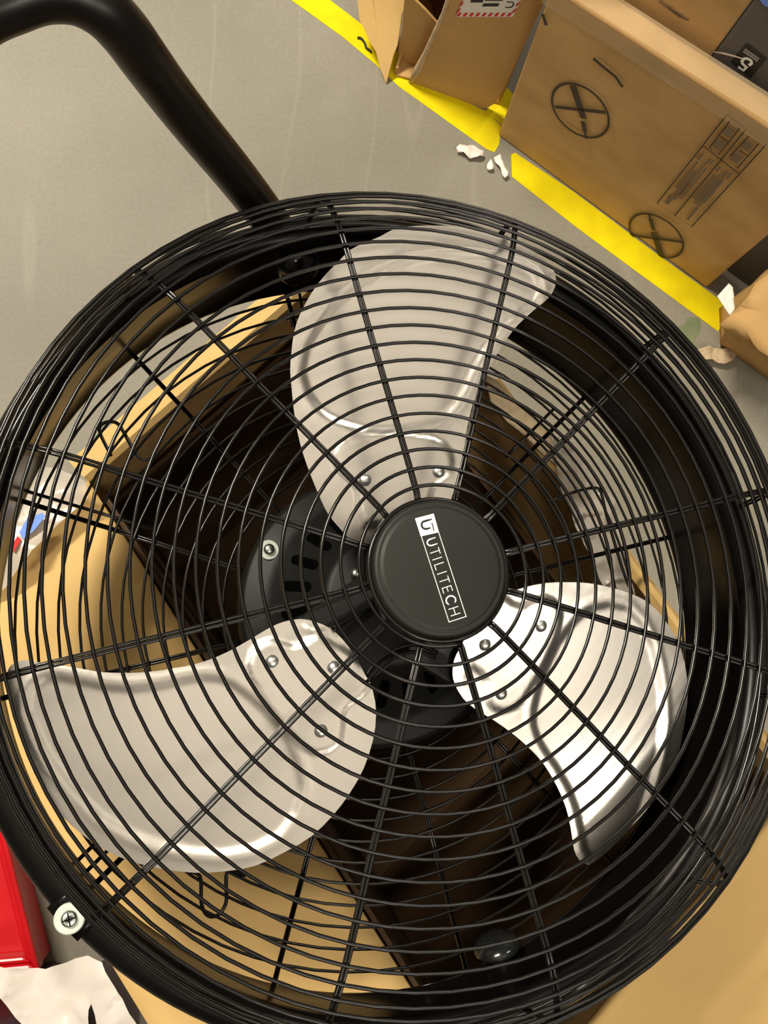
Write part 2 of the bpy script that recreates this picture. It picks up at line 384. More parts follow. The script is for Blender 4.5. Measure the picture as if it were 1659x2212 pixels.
# blades: each traced edge lies on its own pitched plane
BL = {'T': ([(986,1065),(997,1011),(1007,935),(1020,876),(1037,829),(1058,791),(1087,741),(1117,703),(1151,673),(1180,648),(1193,627),(1195,606),(1184,580),(1159,559),(1121,536),(1083,517),(1037,502),(982,494),(931,490),(881,491),(851,496),(822,511),(788,525),(756,540),(733,563),(703,593),(674,631),(649,677),(636,715),(630,757),(627,800),(630,842),(634,884),(642,935),(655,985),(672,1032),(691,1078),(708,1112),(731,1140),(750,1161),(765,1169),(789,1175),(830,1172),(880,1155),(930,1125),(965,1095)],
            (-0.07698, -0.16328, 0.10093), 0, -0.88515, [(946,1019),(787,1038),(865,1120)]),
      'R': ([(1100,1279),(1131,1268),(1174,1259),(1222,1257),(1269,1259),(1317,1268),(1360,1281),(1399,1300),(1430,1331),(1456,1370),(1473,1409),(1482,1452),(1484,1500),(1480,1539),(1471,1582),(1458,1630),(1434,1677),(1399,1729),(1360,1773),(1321,1812),(1287,1842),(1261,1859),(1250,1863),(1235,1853),(1226,1833),(1224,1807),(1220,1764),(1209,1721),(1187,1673),(1161,1634),(1131,1604),(1100,1578),(1066,1554),(1027,1530),(1001,1508),(983,1478),(977,1452),(981,1422),(992,1400),(1010,1365),(1035,1325),(1065,1298)],
            (-0.06885, 0.40404, 0.02029), 4, -1.0168, [(1081,1497),(1166,1351),(1045,1391)]),
      'L': ([(650,1337),(614,1343),(585,1355),(553,1374),(512,1398),(471,1418),(425,1434),(375,1444),(319,1452),(263,1454),(213,1452),(167,1444),(116,1437),(75,1430),(50,1428),(25,1440),(18,1464),(23,1499),(27,1532),(41,1581),(57,1624),(76,1670),(100,1714),(127,1752),(152,1779),(190,1811),(233,1838),(288,1862),(354,1877),(420,1885),(486,1882),(552,1870),(618,1839),(673,1806),(719,1761),(754,1715),(785,1660),(805,1599),(812,1543),(805,1492),(787,1457),(763,1413),(741,1382),(715,1358),(681,1343)],
            (-0.06993, 0.18228, -0.0625), 8, -1.04491, [(588,1429),(693,1579),(721,1442)])}
RIB = [(66,1502),(76,1482),(101,1466),(130,1464),(163,1472),(228,1486),(285,1490),(350,1482),(400,1471),(440,1465),(476,1467),(507,1481),(541,1507),(570,1534),(597,1568),(618,1596),(633,1630),(645,1662),(650,1698),(648,1715),(635,1756),(602,1801),(547,1829),(481,1840),(420,1836),(354,1824),(289,1801),(218,1761),(162,1705),(116,1644),(86,1588),(66,1538)]
PLT = [(870,215),(1080,260),(1000,310),(900,372),(800,402),(700,372),(600,345),(510,375),(440,450),(410,570),(440,690),(540,850),(680,1050),(800,1200),(900,1310),(1000,1355),(1130,1330),(1220,1250),(1245,1120),(1240,1010),(1290,930),(1440,820),(1500,700),(1330,480)]
PLT = [(440 + x * .2411, 1300 + y * .2411) for x, y in PLT]
bcx, bcy = -0.00706, -0.00235
def blade_local(px, py, prm, base, da):
    o, d = fray(px, py); t = (base + da) * PI / 6; c, s = math.cos(t), math.sin(t)
    def rt(v, org): X = v[1] - (bcx if org else 0); Y = v[0] - (bcy if org else 0); return c * X + s * Y, -s * X + c * Y
    ro, to = rt(o, True); rd, td = rt(d, False); z0, k, m = prm
    q = (z0 - k * to + m * ro - o[2]) / (d[2] + k * td - m * rd)
    return Vector((ro + q * rd, to + q * td))
LP = BL['L']; ribL = [blade_local(x, y, LP[1], LP[2], LP[3]) for x, y in RIB]; pltL = [blade_local(x, y, LP[1], LP[2], LP[3]) for x, y in PLT]
for key, (out, prm, base, da, riv) in BL.items():
    z0, k, m = prm; t = (base + da) * PI / 6; c, s = math.cos(t), math.sin(t)
    P = [blade_local(x, y, prm, base, da) for x, y in out]
    # blade edge a little smoothed
    P2 = []
    n = len(P)
    for i in range(n):
        a, b_, c_, d_ = P[(i - 1) % n], P[i], P[(i + 1) % n], P[(i + 2) % n]
        for j in range(2):
            u = j / 2; P2.append(0.5 * ((2 * b_) + (c_ - a) * u + (2 * a - 5 * b_ + 4 * c_ - d_) * u * u + (3 * b_ - a - 3 * c_ + d_) * u ** 3))
    def surf(r_, t_, lift=0.0):
        q = Vector((r_, t_)); h = 0.0
        dr = dist_poly(q, ribL); dr = dr if inside(q, ribL) else -dr
        h -= 0.0013 * sstep((dr + 0.0025) / 0.005)
        h += 0.0004 * math.exp(-((dr + 0.0045) / 0.0020) ** 2)
        dp = dist_poly(q, pltL); dp = dp if inside(q, pltL) else -dp
        h += 0.0014 * sstep((dp + 0.0015) / 0.003)
        camber = 0.55 * ((t_ - 0.085) ** 2) - 0.10 * (r_ - 0.13) ** 2 
        z = z0 - k * t_ + m * r_ + h + lift + 0.0
        z += camber * 0.45 - 0.0010 + (0.9 * max(0.0, t_ - 0.10) ** 2 if key == 'R' else 0.0)
        X = c * r_ - s * t_ + bcx; Y = s * r_ + c * t_ + bcy
        return Vector((Y, X, z))
    bm = cdt_sheet(P2, 0.0025, surf)
    blade = bm_obj('blade', bm, M['alu'], fan, smooth=True)
    so = blade.modifiers.new('thickness', 'SOLIDIFY'); so.thickness = 0.0014; so.offset = -1
    es = blade.modifiers.new('edges', 'EDGE_SPLIT'); es.split_angle = 0.9
    for (x, y) in riv:
        q = blade_local(x, y, prm, base, da); p = surf(q.x, q.y)
        bm = bmesh.new(); lathe(bm, [(0, 0.0036), (0.0020, 0.0033), (0.0038, 0.0022), (0.0046, 0.0004), (0.0046, -0.001)], 24)
        bmesh.ops.remove_doubles(bm, verts=bm.verts[:], dist=1e-6)
        o = bm_obj('rivet', bm, M['rivet'], blade, smooth=True); o.location = p
    # spider arm carrying the blade
    bm = bmesh.new(); arm = [(0.0, -0.020), (0.03, -0.010), (0.055, 0.010), (0.085, 0.020), (0.098, 0.040), (0.085, 0.064), (0.064, 0.084), (0.045, 0.088), (0.022, 0.060), (-0.012, 0.030), (-0.02, 0.0)]
    lo = [bm.verts.new(surf(r_, t_, -0.0050)) for r_, t_ in arm]; hi = [bm.verts.new(surf(r_, t_, -0.0080)) for r_, t_ in arm]
    bm.faces.new(lo); bm.faces.new(hi[::-1])
    for i in range(len(arm)): j = (i + 1) % len(arm); bm.faces.new((lo[i], lo[j], hi[j], hi[i]))
    a = bm_obj('blade_arm', bm, M['black'], fan, bevel=0.0012)
# rotor hub and shaft nose
bm = bmesh.new()
lathe(bm, [(0, -0.050), (0.009, -0.050), (0.010, -0.053), (0.010, -0.082), (0.026, -0.084), (0.030, -0.088), (0.030, -0.108), (0.0, -0.110)], 56)
bmesh.ops.remove_doubles(bm, verts=bm.verts[:], dist=1e-6)
bm_obj('rotor_hub', bm, M['black'], fan, smooth=True)
# folded lips on the edges of the black spider, below and left of the hub
for pth, rr in (([(791, 1459), (815, 1428), (855, 1401), (905, 1392), (944, 1412)], 0.0016), ([(792, 1473), (827, 1437), (866, 1414), (909, 1408), (940, 1422)], 0.0013), ([(716, 1358), (760, 1330), (806, 1300)], 0.0022)):
    bm = bmesh.new(); tube(bm, smooth_path([fat(x, y, -0.0735) for x, y in pth], 6), rr, 8)
    bm_obj('hub_lip', bm, M['black'], fan, smooth=True)
bm = bmesh.new(); lathe(bm, [(0, 0.0042), (0.002, 0.0040), (0.0036, 0.0030), (0.0042, 0.0010), (0.0042, -0.004)], 24); bmesh.ops.remove_doubles(bm, verts=bm.verts[:], dist=1e-6)
o = bm_obj('screw_head', bm, M['zinc'], motor, smooth=True); o.location = fat(769, 1240, -0.110)

# carriage bolts of the pivots, inside the drum
for ang, z, rb_ in ((0.02, -0.123, 0.2585), (5.86, -0.150, 0.2470)):
    bm = bmesh.new(); lathe(bm, [(0, 0.0085), (0.006, 0.0080), (0.011, 0.0062), (0.0145, 0.0036), (0.0165, 0.0010), (0.0165, -0.001), (0.012, -0.002)], 36)
    bmesh.ops.remove_doubles(bm, verts=bm.verts[:], dist=1e-6)
    o = bm_obj('pivot_bolt', bm, M['bolt'], fan, smooth=True)
    t = ang * PI / 6; n = Vector((-math.sin(t), -math.cos(t), 0)); o.location = fpos(rb_, ang, z)
    o.rotation_mode = 'QUATERNION'; o.rotation_quaternion = Vector((0, 0, 1)).rotation_difference((n + Vector((0, 0, 0.35))).normalized())
    bm = bmesh.new(); lathe(bm, [(0, 0.024), (0.010, 0.024), (0.013, 0.020), (0.013, 0.0)], 24); bmesh.ops.remove_doubles(bm, verts=bm.verts[:], dist=1e-6)
    o = bm_obj('pivot_boss', bm, M['black'], fan, smooth=True); o.location = fpos(rb_ + 0.004, ang, z)
    o.rotation_mode = 'QUATERNION'; o.rotation_quaternion = Vector((0, 0, 1)).rotation_difference(-n)

# rim screw on the drum lip
zr = -0.0765; p = fat(150, 1984, zr)
bm = bmesh.new(); lathe(bm, [(0.0046, 0.0016), (0.0078, 0.0016), (0.0084, 0.0010), (0.0084, -0.0014), (0.0, -0.0014)], 32)
w = bm_obj('rim_washer', bm, M['washer'], fan); w.location = p
bm = bmesh.new(); lathe(bm, [(0.0, 0.0030), (0.0016, 0.0030), (0.0022, 0.0042), (0.0040, 0.0036), (0.0048, 0.0014)], 26)
bmesh.ops.remove_doubles(bm, verts=bm.verts[:], dist=1e-6)
sc = bm_obj('rim_screw', bm, M['zinc'], fan, smooth=True); sc.location = p
bm = bmesh.new()
for a in (0, PI / 2): strip(bm, [(0.0032 * math.cos(a), 0.0032 * math.sin(a), 0.0043), (-0.0032 * math.cos(a), -0.0032 * math.sin(a), 0.0043)], 0.0011, (0, 0, 1))
o = bm_obj('cross_slot', bm, M['hole'], sc)
bm = bmesh.new()
angp = math.atan2(p.x, p.y)
lathe(bm, [(0.2600, -0.0775), (0.2700, -0.0778), (0.2790, -0.0800), (0.2800, -0.0860), (0.2790, -0.0900)], 8, angp - 0.045, angp + 0.045)
g = bm_obj('rim_clamp', bm, M['black'], fan, smooth=True); so = g.modifiers.new('t', 'SOLIDIFY'); so.thickness = 0.0012

# stand: U shaped tube, two legs on the pivots
path = [(0.0, 0.0, 0.0)]
leg_px = [(600, 500, .690), (560, 445, .660), (500, 368, .620), (430, 283, .580), (362, 196, .545), (310, 125, .515), (270, 70, .497), (225, 24, .484), (165, -8, .476), (95, -12, .472), (30, 8, .470), (-40, 40, .470), (-130, 110, .472), (-260, 230, .476), (-420, 400, .480)]
leg = [Vector(FB @ (at_depth(x, y, dep) - FC)) for x, y, dep in leg_px]
leg = [fpos(0.281, 0.0, -0.124)] + leg
bm = bmesh.new(); tube(bm, smooth_path(leg, 10), 0.0138, 18)
stand = bm_obj('stand_tube', bm, M['tube'], fan, smooth=True)

# ------------------------------------------------------------------ the fan's carton, open, flaps folded out
ZR = 0.800
Av = Vector(at_z(190, 1040, ZR)); Bv = Vector(at_z(806, 505, ZR)); Cq = Vector(at_z(1480, 1400, ZR)); Dq = Vector(at_z(870, 2110, ZR))
dl = (Dq - Av).normalized(); dr_ = (Cq - Bv).normalized(); LEN = 0.60
Dv = Av + dl * LEN; Cv = Bv + dr_ * LEN; du = (Bv - Av).normalized()
carton = thing('open_carton', 'tall open brown cardboard carton under the fan with its flaps folded out', 'carton', ((Av + Cv) / 2) * Vector((1, 1, 0)) if False else (0, 0, 0))
def wall(a, b, name='side_wall'):
    bm = bmesh.new(); n = Vector((0, 0, 1)).cross(b - a).normalized()
    slab(bm, [(a.x, a.y, 0.0), (b.x, b.y, 0.0), (b.x, b.y, ZR), (a.x, a.y, ZR)], 0.005, n)
    return bm_obj(name, bm, M['card'], carton)
for a, b in ((Av, Bv), (Bv, Cv), (Cv, Dv), (Dv, Av)): wall(a, b)
bm = bmesh.new(); slab(bm, [(v.x, v.y, 0.001) for v in (Av, Bv, Cv, Dv)], 0.005, (0, 0, 1)); bm_obj('bottom_panel', bm, M['card'], carton)
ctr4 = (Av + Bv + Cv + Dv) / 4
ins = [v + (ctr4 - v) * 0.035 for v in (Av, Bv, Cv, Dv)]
for i in range(4):  # added panels that darken the inside where only shade falls
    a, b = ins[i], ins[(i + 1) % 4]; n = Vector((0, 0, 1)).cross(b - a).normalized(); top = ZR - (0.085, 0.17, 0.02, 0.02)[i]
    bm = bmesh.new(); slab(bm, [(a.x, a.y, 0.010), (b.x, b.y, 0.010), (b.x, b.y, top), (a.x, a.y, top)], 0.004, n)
    bm_obj('inner_shade_panel', bm, M['shade_liner'], carton)['label'] = 'added dark brown panel painting the shade inside the carton'
bm = bmesh.new(); slab(bm, [(v.x, v.y, 0.008) for v in ins], 0.004, (0, 0, 1)); bm_obj('inner_shade_panel', bm, M['shade_liner'], carton)
def flap(a, b, outdir, width, drop, mt='card_lit', curl=0.006, segs=10, name='flap', a_in=0.0, b_in=0.0):
    bm = bmesh.new(); rows = []
    for i in range(segs + 1):
        u = i / segs; d = u * width; z = curl * math.sin(min(1, u * 6) * PI / 2) * (1 if u < 1 else 1) + drop * u * u
        rows.append([bm.verts.new(a + (b - a) * (a_in * u + (1 - a_in * u - b_in * u) * (v / 8)) + outdir * d + Vector((0, 0, z + 0.0015 * mnoise.noise(Vector((u * 4, v * 0.8, a.x * 9)))))) for v in range(9)])
    for i in range(segs):
        for v in range(8): bm.faces.new((rows[i][v], rows[i][v + 1], rows[i + 1][v + 1], rows[i + 1][v]))
    o = bm_obj(name, bm, M[mt], carton, smooth=True); so = o.modifiers.new('t', 'SOLIDIFY'); so.thickness = 0.004; so.offset = 0
    return o
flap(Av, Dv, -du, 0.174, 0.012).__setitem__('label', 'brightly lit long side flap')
bm = bmesh.new(); rows = []
for dd, zz in ((0, 0), (0.004, 0.003), (0.012, -0.001), (0.05, -0.026), (0.09, -0.055), (0.105, -0.064), (0.110, -0.064), (0.13, -0.078), (0.165, -0.098), (0.20, -0.108), (0.26, -0.108)):
    rows.append([bm.verts.new(Dv + (Cv - Dv) * (v / 10) + dl * dd + Vector((0, 0, zz + 0.003 * mnoise.noise(Vector((dd * 20, v * 0.9, 3)))))) for v in range(11)])
for a, b in zip(rows[:-1], rows[1:]):
    for v in range(10): bm.faces.new((a[v], a[v + 1], b[v + 1], b[v]))
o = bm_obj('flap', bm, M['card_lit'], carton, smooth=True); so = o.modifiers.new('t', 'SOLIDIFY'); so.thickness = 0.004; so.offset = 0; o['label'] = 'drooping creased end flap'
nAB = Vector((0, 0, 1)).cross(du).normalized()
# back flap: a short level hinge, then hanging down outside
def hang(a, b, out, lip, length, mt='card_lit'):
    bm = bmesh.new(); prof = [(0, 0.0), (0.004, 0.004), (lip, 0.003), (lip + 0.006, -0.006), (lip + 0.006, -length)]
    rows = [[bm.verts.new(a + (b - a) * (v / 8) + out * d + Vector((0, 0, z))) for v in range(9)] for d, z in prof]
    for i in range(len(prof) - 1):
        for v in range(8): bm.faces.new((rows[i][v], rows[i][v + 1], rows[i + 1][v + 1], rows[i + 1][v]))
    o = bm_obj('flap', bm, M[mt], carton); so = o.modifiers.new('t', 'SOLIDIFY'); so.thickness = 0.003; so.offset = 0
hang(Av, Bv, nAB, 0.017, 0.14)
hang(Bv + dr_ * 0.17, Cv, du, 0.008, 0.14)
# torn stub of the right flap with printed specks
def px_sheet(name, poly, z, step, mt, parent=None, amp=0.006, freq=25, thick=0.0, seed=0, slope=(0, 0), jitter=0.25):
    P = [at_z(x, y, z) for x, y in poly]; c0 = np.mean(P, axis=0)
    def fn(x, y):
        q = Vector((x * freq + seed, y * freq, seed * 3.7)); 
        h = amp * (mnoise.noise(q) + 0.6 * abs(mnoise.noise(q * 2.1)) + 0.3 * mnoise.noise(q * 4.3))
        return Vector((x, y, z + h + slope[0] * (x - c0[0]) + slope[1] * (y - c0[1])))
    bm = cdt_sheet([(p[0], p[1]) for p in P], step, fn, jitter)
    o = bm_obj(name, bm, M[mt], parent, smooth=True)
    if thick: so = o.modifiers.new('t', 'SOLIDIFY'); so.thickness = thick; so.offset = 0
    return o
px_sheet('torn_flap', [(1046, 812), (1070, 822), (1095, 850), (1128, 880), (1165, 922), (1205, 950), (1240, 975), (1256, 1005), (1240, 1030), (1208, 1012), (1170, 985), (1130, 940), (1090, 905), (1058, 868)], ZR + 0.004, 0.006, 'card_edge', carton, 0.005, 40, 0.003, 2).__setitem__('label', 'torn pale stub of the side flap')

# ------------------------------------------------------------------ films, crate, sack at the left
o = px_sheet('plastic_film', [(-60, 1050), (40, 1000), (120, 1010), (185, 1040), (192, 1075), (160, 1105), (110, 1150), (62, 1205), (10, 1270), (-60, 1320)], ZR + 0.024, 0.006, 'film', None, 0.010, 35, 0, 5)
tag(o, 'crumpled greyish plastic film with blue and red print at the carton corner, left edge', 'film')
bm = bmesh.new(); slab(bm, [at_z(x, y, ZR + 0.031) for x, y in ((42, 1150), (60, 1118), (92, 1108), (98, 1116), (72, 1148), (50, 1165))], 0.0005, (0, 0, 1)); pp = bm_obj('blue_print', bm, M['blue'], o); pp['label'] = 'blue printed patch'
bm = bmesh.new(); slab(bm, [at_z(x, y, ZR + 0.031) for x, y in ((22, 1185), (38, 1158), (46, 1166), (30, 1192))], 0.0005, (0, 0, 1)); pp = bm_obj('red_print', bm, M['red'], o); pp['label'] = 'red printed patch'
o = px_sheet('plastic_film', [(1185, 930), (1240, 955), (1278, 1035), (1330, 1095), (1352, 1190), (1372, 1290), (1330, 1320), (1285, 1225), (1240, 1140), (1205, 1030)], ZR + 0.012, 0.005, 'film', None, 0.012, 45, 0, 9)
tag(o, 'crumpled pale plastic film behind the fan over the right carton wall', 'film')

# red crate
RT = 0.09
rc = [Vector(at_z(x, y, RT)) for x, y in ((-330, 1790), (-6, 1738), (86, 2100), (-230, 2130))]
crate = thing('red_crate', 'bright red plastic crate on the floor left of the carton', 'crate', (0, 0, 0))
cc = sum(rc, Vector()) / 4
def ring_quad(bm, o_, i_, z0, z1):
    for k in range(4):
        j = (k + 1) % 4
        a, b, c_, d_ = o_[k], o_[j], i_[j], i_[k]
        vs = [bm.verts.new((q.x, q.y, z)) for z in (z0, z1) for q in (a, b, c_, d_)]
        bm.faces.new(vs[0:4][::-1]); bm.faces.new(vs[4:8])
        for e in range(4): f_ = (e + 1) % 4; bm.faces.new((vs[e], vs[f_], vs[4 + f_], vs[4 + e]))
sh = lambda f_: [cc + (q - cc) * f_ for q in rc]
bm = bmesh.new(); ring_quad(bm, sh(0.97), sh(0.93), 0.0, RT - 0.03); bm_obj('crate_wall', bm, M['red'], crate, bevel=0.002)
bm = bmesh.new(); ring_quad(bm, sh(1.0), sh(0.90), RT - 0.03, RT); bm_obj('crate_rim', bm, M['red'], crate, bevel=0.006)
bm = bmesh.new(); ring_quad(bm, sh(0.90), sh(0.82), RT - 0.04, RT - 0.008); bm_obj('crate_rim', bm, M['red'], crate, bevel=0.006)
bm = bmesh.new(); slab(bm, [(q.x, q.y, RT - 0.06) for q in sh(0.9)], 0.02, (0, 0, 1)); bm_obj('crate_lid', bm, M['red'], crate, bevel=0.004)

# dark sack and white bag draped on it
sc_px = [(-190, 2230), (-40, 2185), (30, 2160), (120, 2175), (185, 2150), (225, 2190), (260, 2290), (200, 2420), (-100, 2480), (-240, 2330)]
ring = [Vector(at_z(x, y + 25, 0.22)) for x, y in sc_px]; ring = smooth_path(ring + [ring[0]], 5)[:-1]; cs = sum(ring, Vector()) / len(ring)
bm = bmesh.new(); lv = []
for z, f_ in ((0.0, 0.92), (0.02, 1.0), (0.08, 1.03), (0.15, 1.0), (0.20, 0.95), (0.235, 0.84), (0.25, 0.6)):
    lv.append([bm.verts.new((cs.x + (q.x - cs.x) * f_ * (1 + 0.05 * mnoise.noise(Vector((q.x * 14, q.y * 14, z * 9)))), cs.y + (q.y - cs.y) * f_, z + (0.012 * mnoise.noise(q * 20) if z > 0.05 else 0))) for q in ring])
for a, b in zip(lv[:-1], lv[1:]):
    for i in range(len(ring)): j = (i + 1) % len(ring); bm.faces.new((a[i], a[j], b[j], b[i]))
bm.faces.new(lv[-1]); bm.faces.new(lv[0][::-1])
tag(bm_obj('sack', bm, M['purple'], None, smooth=True), 'dark purple sack mostly hidden under the white bag in the lower left corner', 'sack')
o = px_sheet('plastic_bag', [(-220, 2060), (-60, 2070), (0, 2083), (60, 2094), (95, 2098), (130, 2080), (165, 2066), (192, 2060), (222, 2075), (250, 2125), (297, 2216), (330, 2290), (220, 2300), (206, 2190), (198, 2166), (192, 2180), (188, 2300), (90, 2300), (45, 2212), (0, 2140), (-220, 2140)], 0.285, 0.009, 'white', None, 0.022, 13, 0, 3)
tag(o, 'wrinkled white plastic bag draped over the dark sack in the lower left corner', 'bag')

# ------------------------------------------------------------------ cartons at the upper right
def vplane(p0, p1): d = Vector(p1) - Vector(p0); d.z = 0; n = d.cross(Vector((0, 0, 1))).normalized(); return d.normalized(), n
b0 = Vector(at_z(1075, 292, 0)); b1 = Vector(at_z(1525, 622, 0)); dB, nB = vplane(b0, b1)      # nB points to the viewer
t0 = Vector(at_plane(1192, -29, b0, nB)); t1q = Vector(at_plane(1659, 271, b0, nB)); tr = t1q - t0; t1 = t0 + tr * ((b1 - t0).dot(dB) / tr.dot(dB))
DEP = 0.043
carB = thing('shipping_carton', 'large flat brown carton printed with two crossed-out knives, standing on the yellow tape', 'carton', (0, 0, 0))
bk = -nB * DEP
bm = bmesh.new()
fr = [b0, b1, t1, t0]; V = [bm.verts.new(v) for v in fr] + [bm.verts.new(v + bk) for v in fr]
for q in ((0, 1, 2, 3), (5, 4, 7, 6), (1, 5, 6, 2), (4, 0, 3, 7), (3, 2, 6, 7), (4, 5, 1, 0)): bm.faces.new([V[i] for i in q])
bmesh.ops.subdivide_edges(bm, edges=bm.edges[:], cuts=7, use_grid_fill=True)
for v in bm.verts:
    n_ = mnoise.noise(v.co * 9) * 0.003
    if v.co.z > 0.02: v.co += nB * n_
bm_obj('carton_body', bm, M['card_worn'], carB, bevel=0.004)
def onB(x, y, off=0.0045): return Vector(at_plane(x, y, b0 + nB * off, nB))
def bline(bm, pts, w): strip(bm, [onB(*p) for p in pts], w, nB, caps=False)
PXM = 1.72 / F
for (cx_, cy_), flip in (((1253, 240), False), ((1417, 510), True)):
    bm = bmesh.new(); cpt = onB(cx_, cy_); upv = Vector((0, 0, 1)); Rr = 0.0535
    ringp = [cpt + dB * (Rr * math.cos(2 * PI * k / 48)) + upv * (Rr * 1.02 * math.sin(2 * PI * k / 48)) for k in range(49)]
    strip(bm, ringp, 0.0046, nB, caps=False)
    if not flip:
        bline(bm, [(1237, 184), (1261, 256)], 0.0125); bline(bm, [(1259, 262), (1264, 285)], 0.0085); bline(bm, [(1263.5, 284), (1266, 300)], 0.0045); bline(bm, [(1199, 231), (1308, 243)], 0.0070)
    else:
        bline(bm, [(1402, 462), (1405, 474)], 0.005); bline(bm, [(1405, 473), (1412, 497)], 0.0085); bline(bm, [(1412, 502), (1429, 554)], 0.0125); bline(bm, [(1362, 508), (1476, 523)], 0.0066)
    bm_obj('knife_symbol', bm, M['brown_ink'], carB)
bm = bmesh.new()
def pl(x, y): return (1400 + x * 0.1561, 230 + y * 0.1561)
for q in ([(1095, 110), (1635, 525), (600, 1665), (125, 1340), (1095, 110)], [(765, 545), (1265, 935)], [(1350, 325), (365, 1515)],
          [(850, 570), (1125, 205), (1270, 300), (975, 665), (850, 570)], [(990, 400), (1110, 490)], [(1130, 690), (1395, 410), (1535, 510), (1230, 860)], [(1270, 600), (1370, 680)]):
    bline(bm, [pl(*a) for a in q], 0.0022)
bm_obj('print_table', bm, M['brown_ink'], carB)
bm = bmesh.new()
for (x, y, l, w) in ((760, 650, 110, 28), (690, 760, 480, 26), (760, 820, 520, 28), (810, 850, 560, 24), (850, 730, 110, 24), (905, 740, 90, 22), (640, 900, 420, 26), (350, 1230, 150, 60),
                     (1000, 830, 90, 24), (920, 940, 440, 30), (960, 980, 480, 30), (1000, 1010, 470, 30), (1040, 1010, 420, 30), (1090, 890, 120, 28), (1160, 920, 110, 26), (690, 1390, 230, 34), (560, 1060, 300, 30)):
    bline(bm, [pl(x, y), pl(x - 0.64 * l, y + 0.77 * l)], w * 0.1561 * PXM)
bm_obj('print_text', bm, M['grey_print'], carB)
for x, y in ((1115, 350), (980, 530), (1370, 550), (1225, 715)):
    bm = bmesh.new(); bline(bm, [pl(x + 40, y - 48), pl(x - 40, y + 48)], 0.0125); bm_obj('print_code', bm, M['grey_print'], carB)
bm = bmesh.new(); bline(bm, [(1282, 126), (1305, 146), (1330, 166), (1345, 188)], 0.0055); bm_obj('marker_stroke', bm, M['brown_ink'], carB)
bm = bmesh.new(); bline(bm, [(1172, 30), (1180, 55)], 0.006); bm_obj('marker_stroke', bm, M['brown_ink'], carB)
# clear tape along the top edge
tp = bmesh.new(); K = 26
for side in (0, 1):
    rows = []
    for i in range(K + 1):
        u = -0.01 + 1.0 * i / K; a = t0 + (t1 - t0) * u; row = []
        for j in range(5):
            if side == 0: q = a + Vector((0, 0, -0.034 * j / 4 + 0.001)) + nB * (0.0065 - 0.0022 * j / 4)
            else: q = a + bk * (j / 4 * 0.98) + Vector((0, 0, 0.0045))
            q = q + (nB + Vector((0, 0, 1))) * (0.0016 * mnoise.noise(Vector((i * 0.8, j * 1.3, side * 7))))
            row.append(tp.verts.new(q))
        rows.append(row)
    for i in range(K):
        for j in range(4): tp.faces.new((rows[i][j], rows[i + 1][j], rows[i + 1][j + 1], rows[i][j + 1]))
o = bm_obj('clear_tape', tp, M['cleartape'], carB, smooth=True); o['label'] = 'shiny wrinkled clear packing tape along the top edge'
# cartons standing behind it
gz = t0.z + 0.10
q0 = b0 + bk - nB * 0.012; 
def onP(x, y, back): return Vector(at_plane(x, y, b0 + bk - nB * back, nB))
def upright_box(name, label, mt, left, right, top, back, depth):
    r = thing(name, label, 'carton')
    a = b0 + bk - nB * back + dB * left; b = b0 + bk - nB * back + dB * right
    bm = bmesh.new(); slab(bm, [(a.x, a.y, 0), (b.x, b.y, 0), (b.x, b.y, top), (a.x, a.y, top)], depth, -nB)
    bm_obj('carton_body', bm, M[mt], r, bevel=0.004); return r
edge = onP(1544, 112, 0.012); e_s = (edge - b0).dot(dB)
cC = upright_box('shipping_carton', 'plain tan carton standing behind the taped top of the knife-symbol carton', 'card_worn', 0.0, e_s - 0.0008, 0.78, 0.012, 0.20)
cG = upright_box('grey_box', 'dark grey retail box with a white numeral five on black, top right corner', 'greybox', e_s, e_s + 0.36, 0.80, 0.012, 0.20)
bm = bmesh.new()
def onG(x, y, off=0.001): return Vector(at_plane(1500 + x * 0.0958, y * 0.0958, b0 + bk - nB * (0.012 - off), nB))
slab(bm, [onG(1180, 970), onG(1640, 1330), onG(1270, 1760), onG(820, 1400)], 0.0003, nB); bm_obj('print_patch', bm, M['ink'], cG)
bm = bmesh.new()
strip(bm, smooth_path([onG(*p, 0.002) for p in ((1225, 1475), (1285, 1430), (1275, 1370), (1200, 1325), (1120, 1325), (1075, 1385), (1095, 1450), (1150, 1490))], 4), 0.0045, nB, caps=False)
strip(bm, [onG(*p, 0.002) for p in ((1150, 1490), (1185, 1500), (1105, 1590), (985, 1505))], 0.0045, nB, caps=False)
bm_obj('numeral', bm, M['print'], cG)
bm = bmesh.new()
for i in range(12):
    for r_ in (0, 1):
        x = 1150 + i * 27 - r_ * 35; y = 1115 + i * 19 + r_ * 45
        strip(bm, [onG(x + 14, y - 18, 0.002), onG(x - 14, y + 18, 0.002)], 0.0010, nB, caps=False)
bm_obj('small_print', bm, M['washer'], cG)
bm = bmesh.new(); strip(bm, [onG(440, 1170, 0.004), onG(640, 1200, 0.006), onG(900, 1265, 0.003), onG(1080, 1320, 0.003)], 0.0030, nB); bm_obj('tape_end', bm, M['white'], cG)
bm = bmesh.new(); slab(bm, [onG(1480, -60, 0.001), onG(1480, 0, 0.001), onG(1570, 120, 0.001), onG(1680, 170, 0.001), onG(1700, -60, 0.001)], 0.0004, nB); bm_obj('blue_print', bm, M['blue'], cG)
bm = bmesh.new()
for i in range(4): strip(bm, [Vector(at_plane(1424 + i * 18, 2 + i * 13, b0 + bk - nB * 0.010, nB)), Vector(at_plane(1470 + i * 6, 38 + i * 2, b0 + bk - nB * 0.010, nB))], 0.003, nB, caps=False)
bm_obj('faded_print', bm, M['grey_print'], cC)

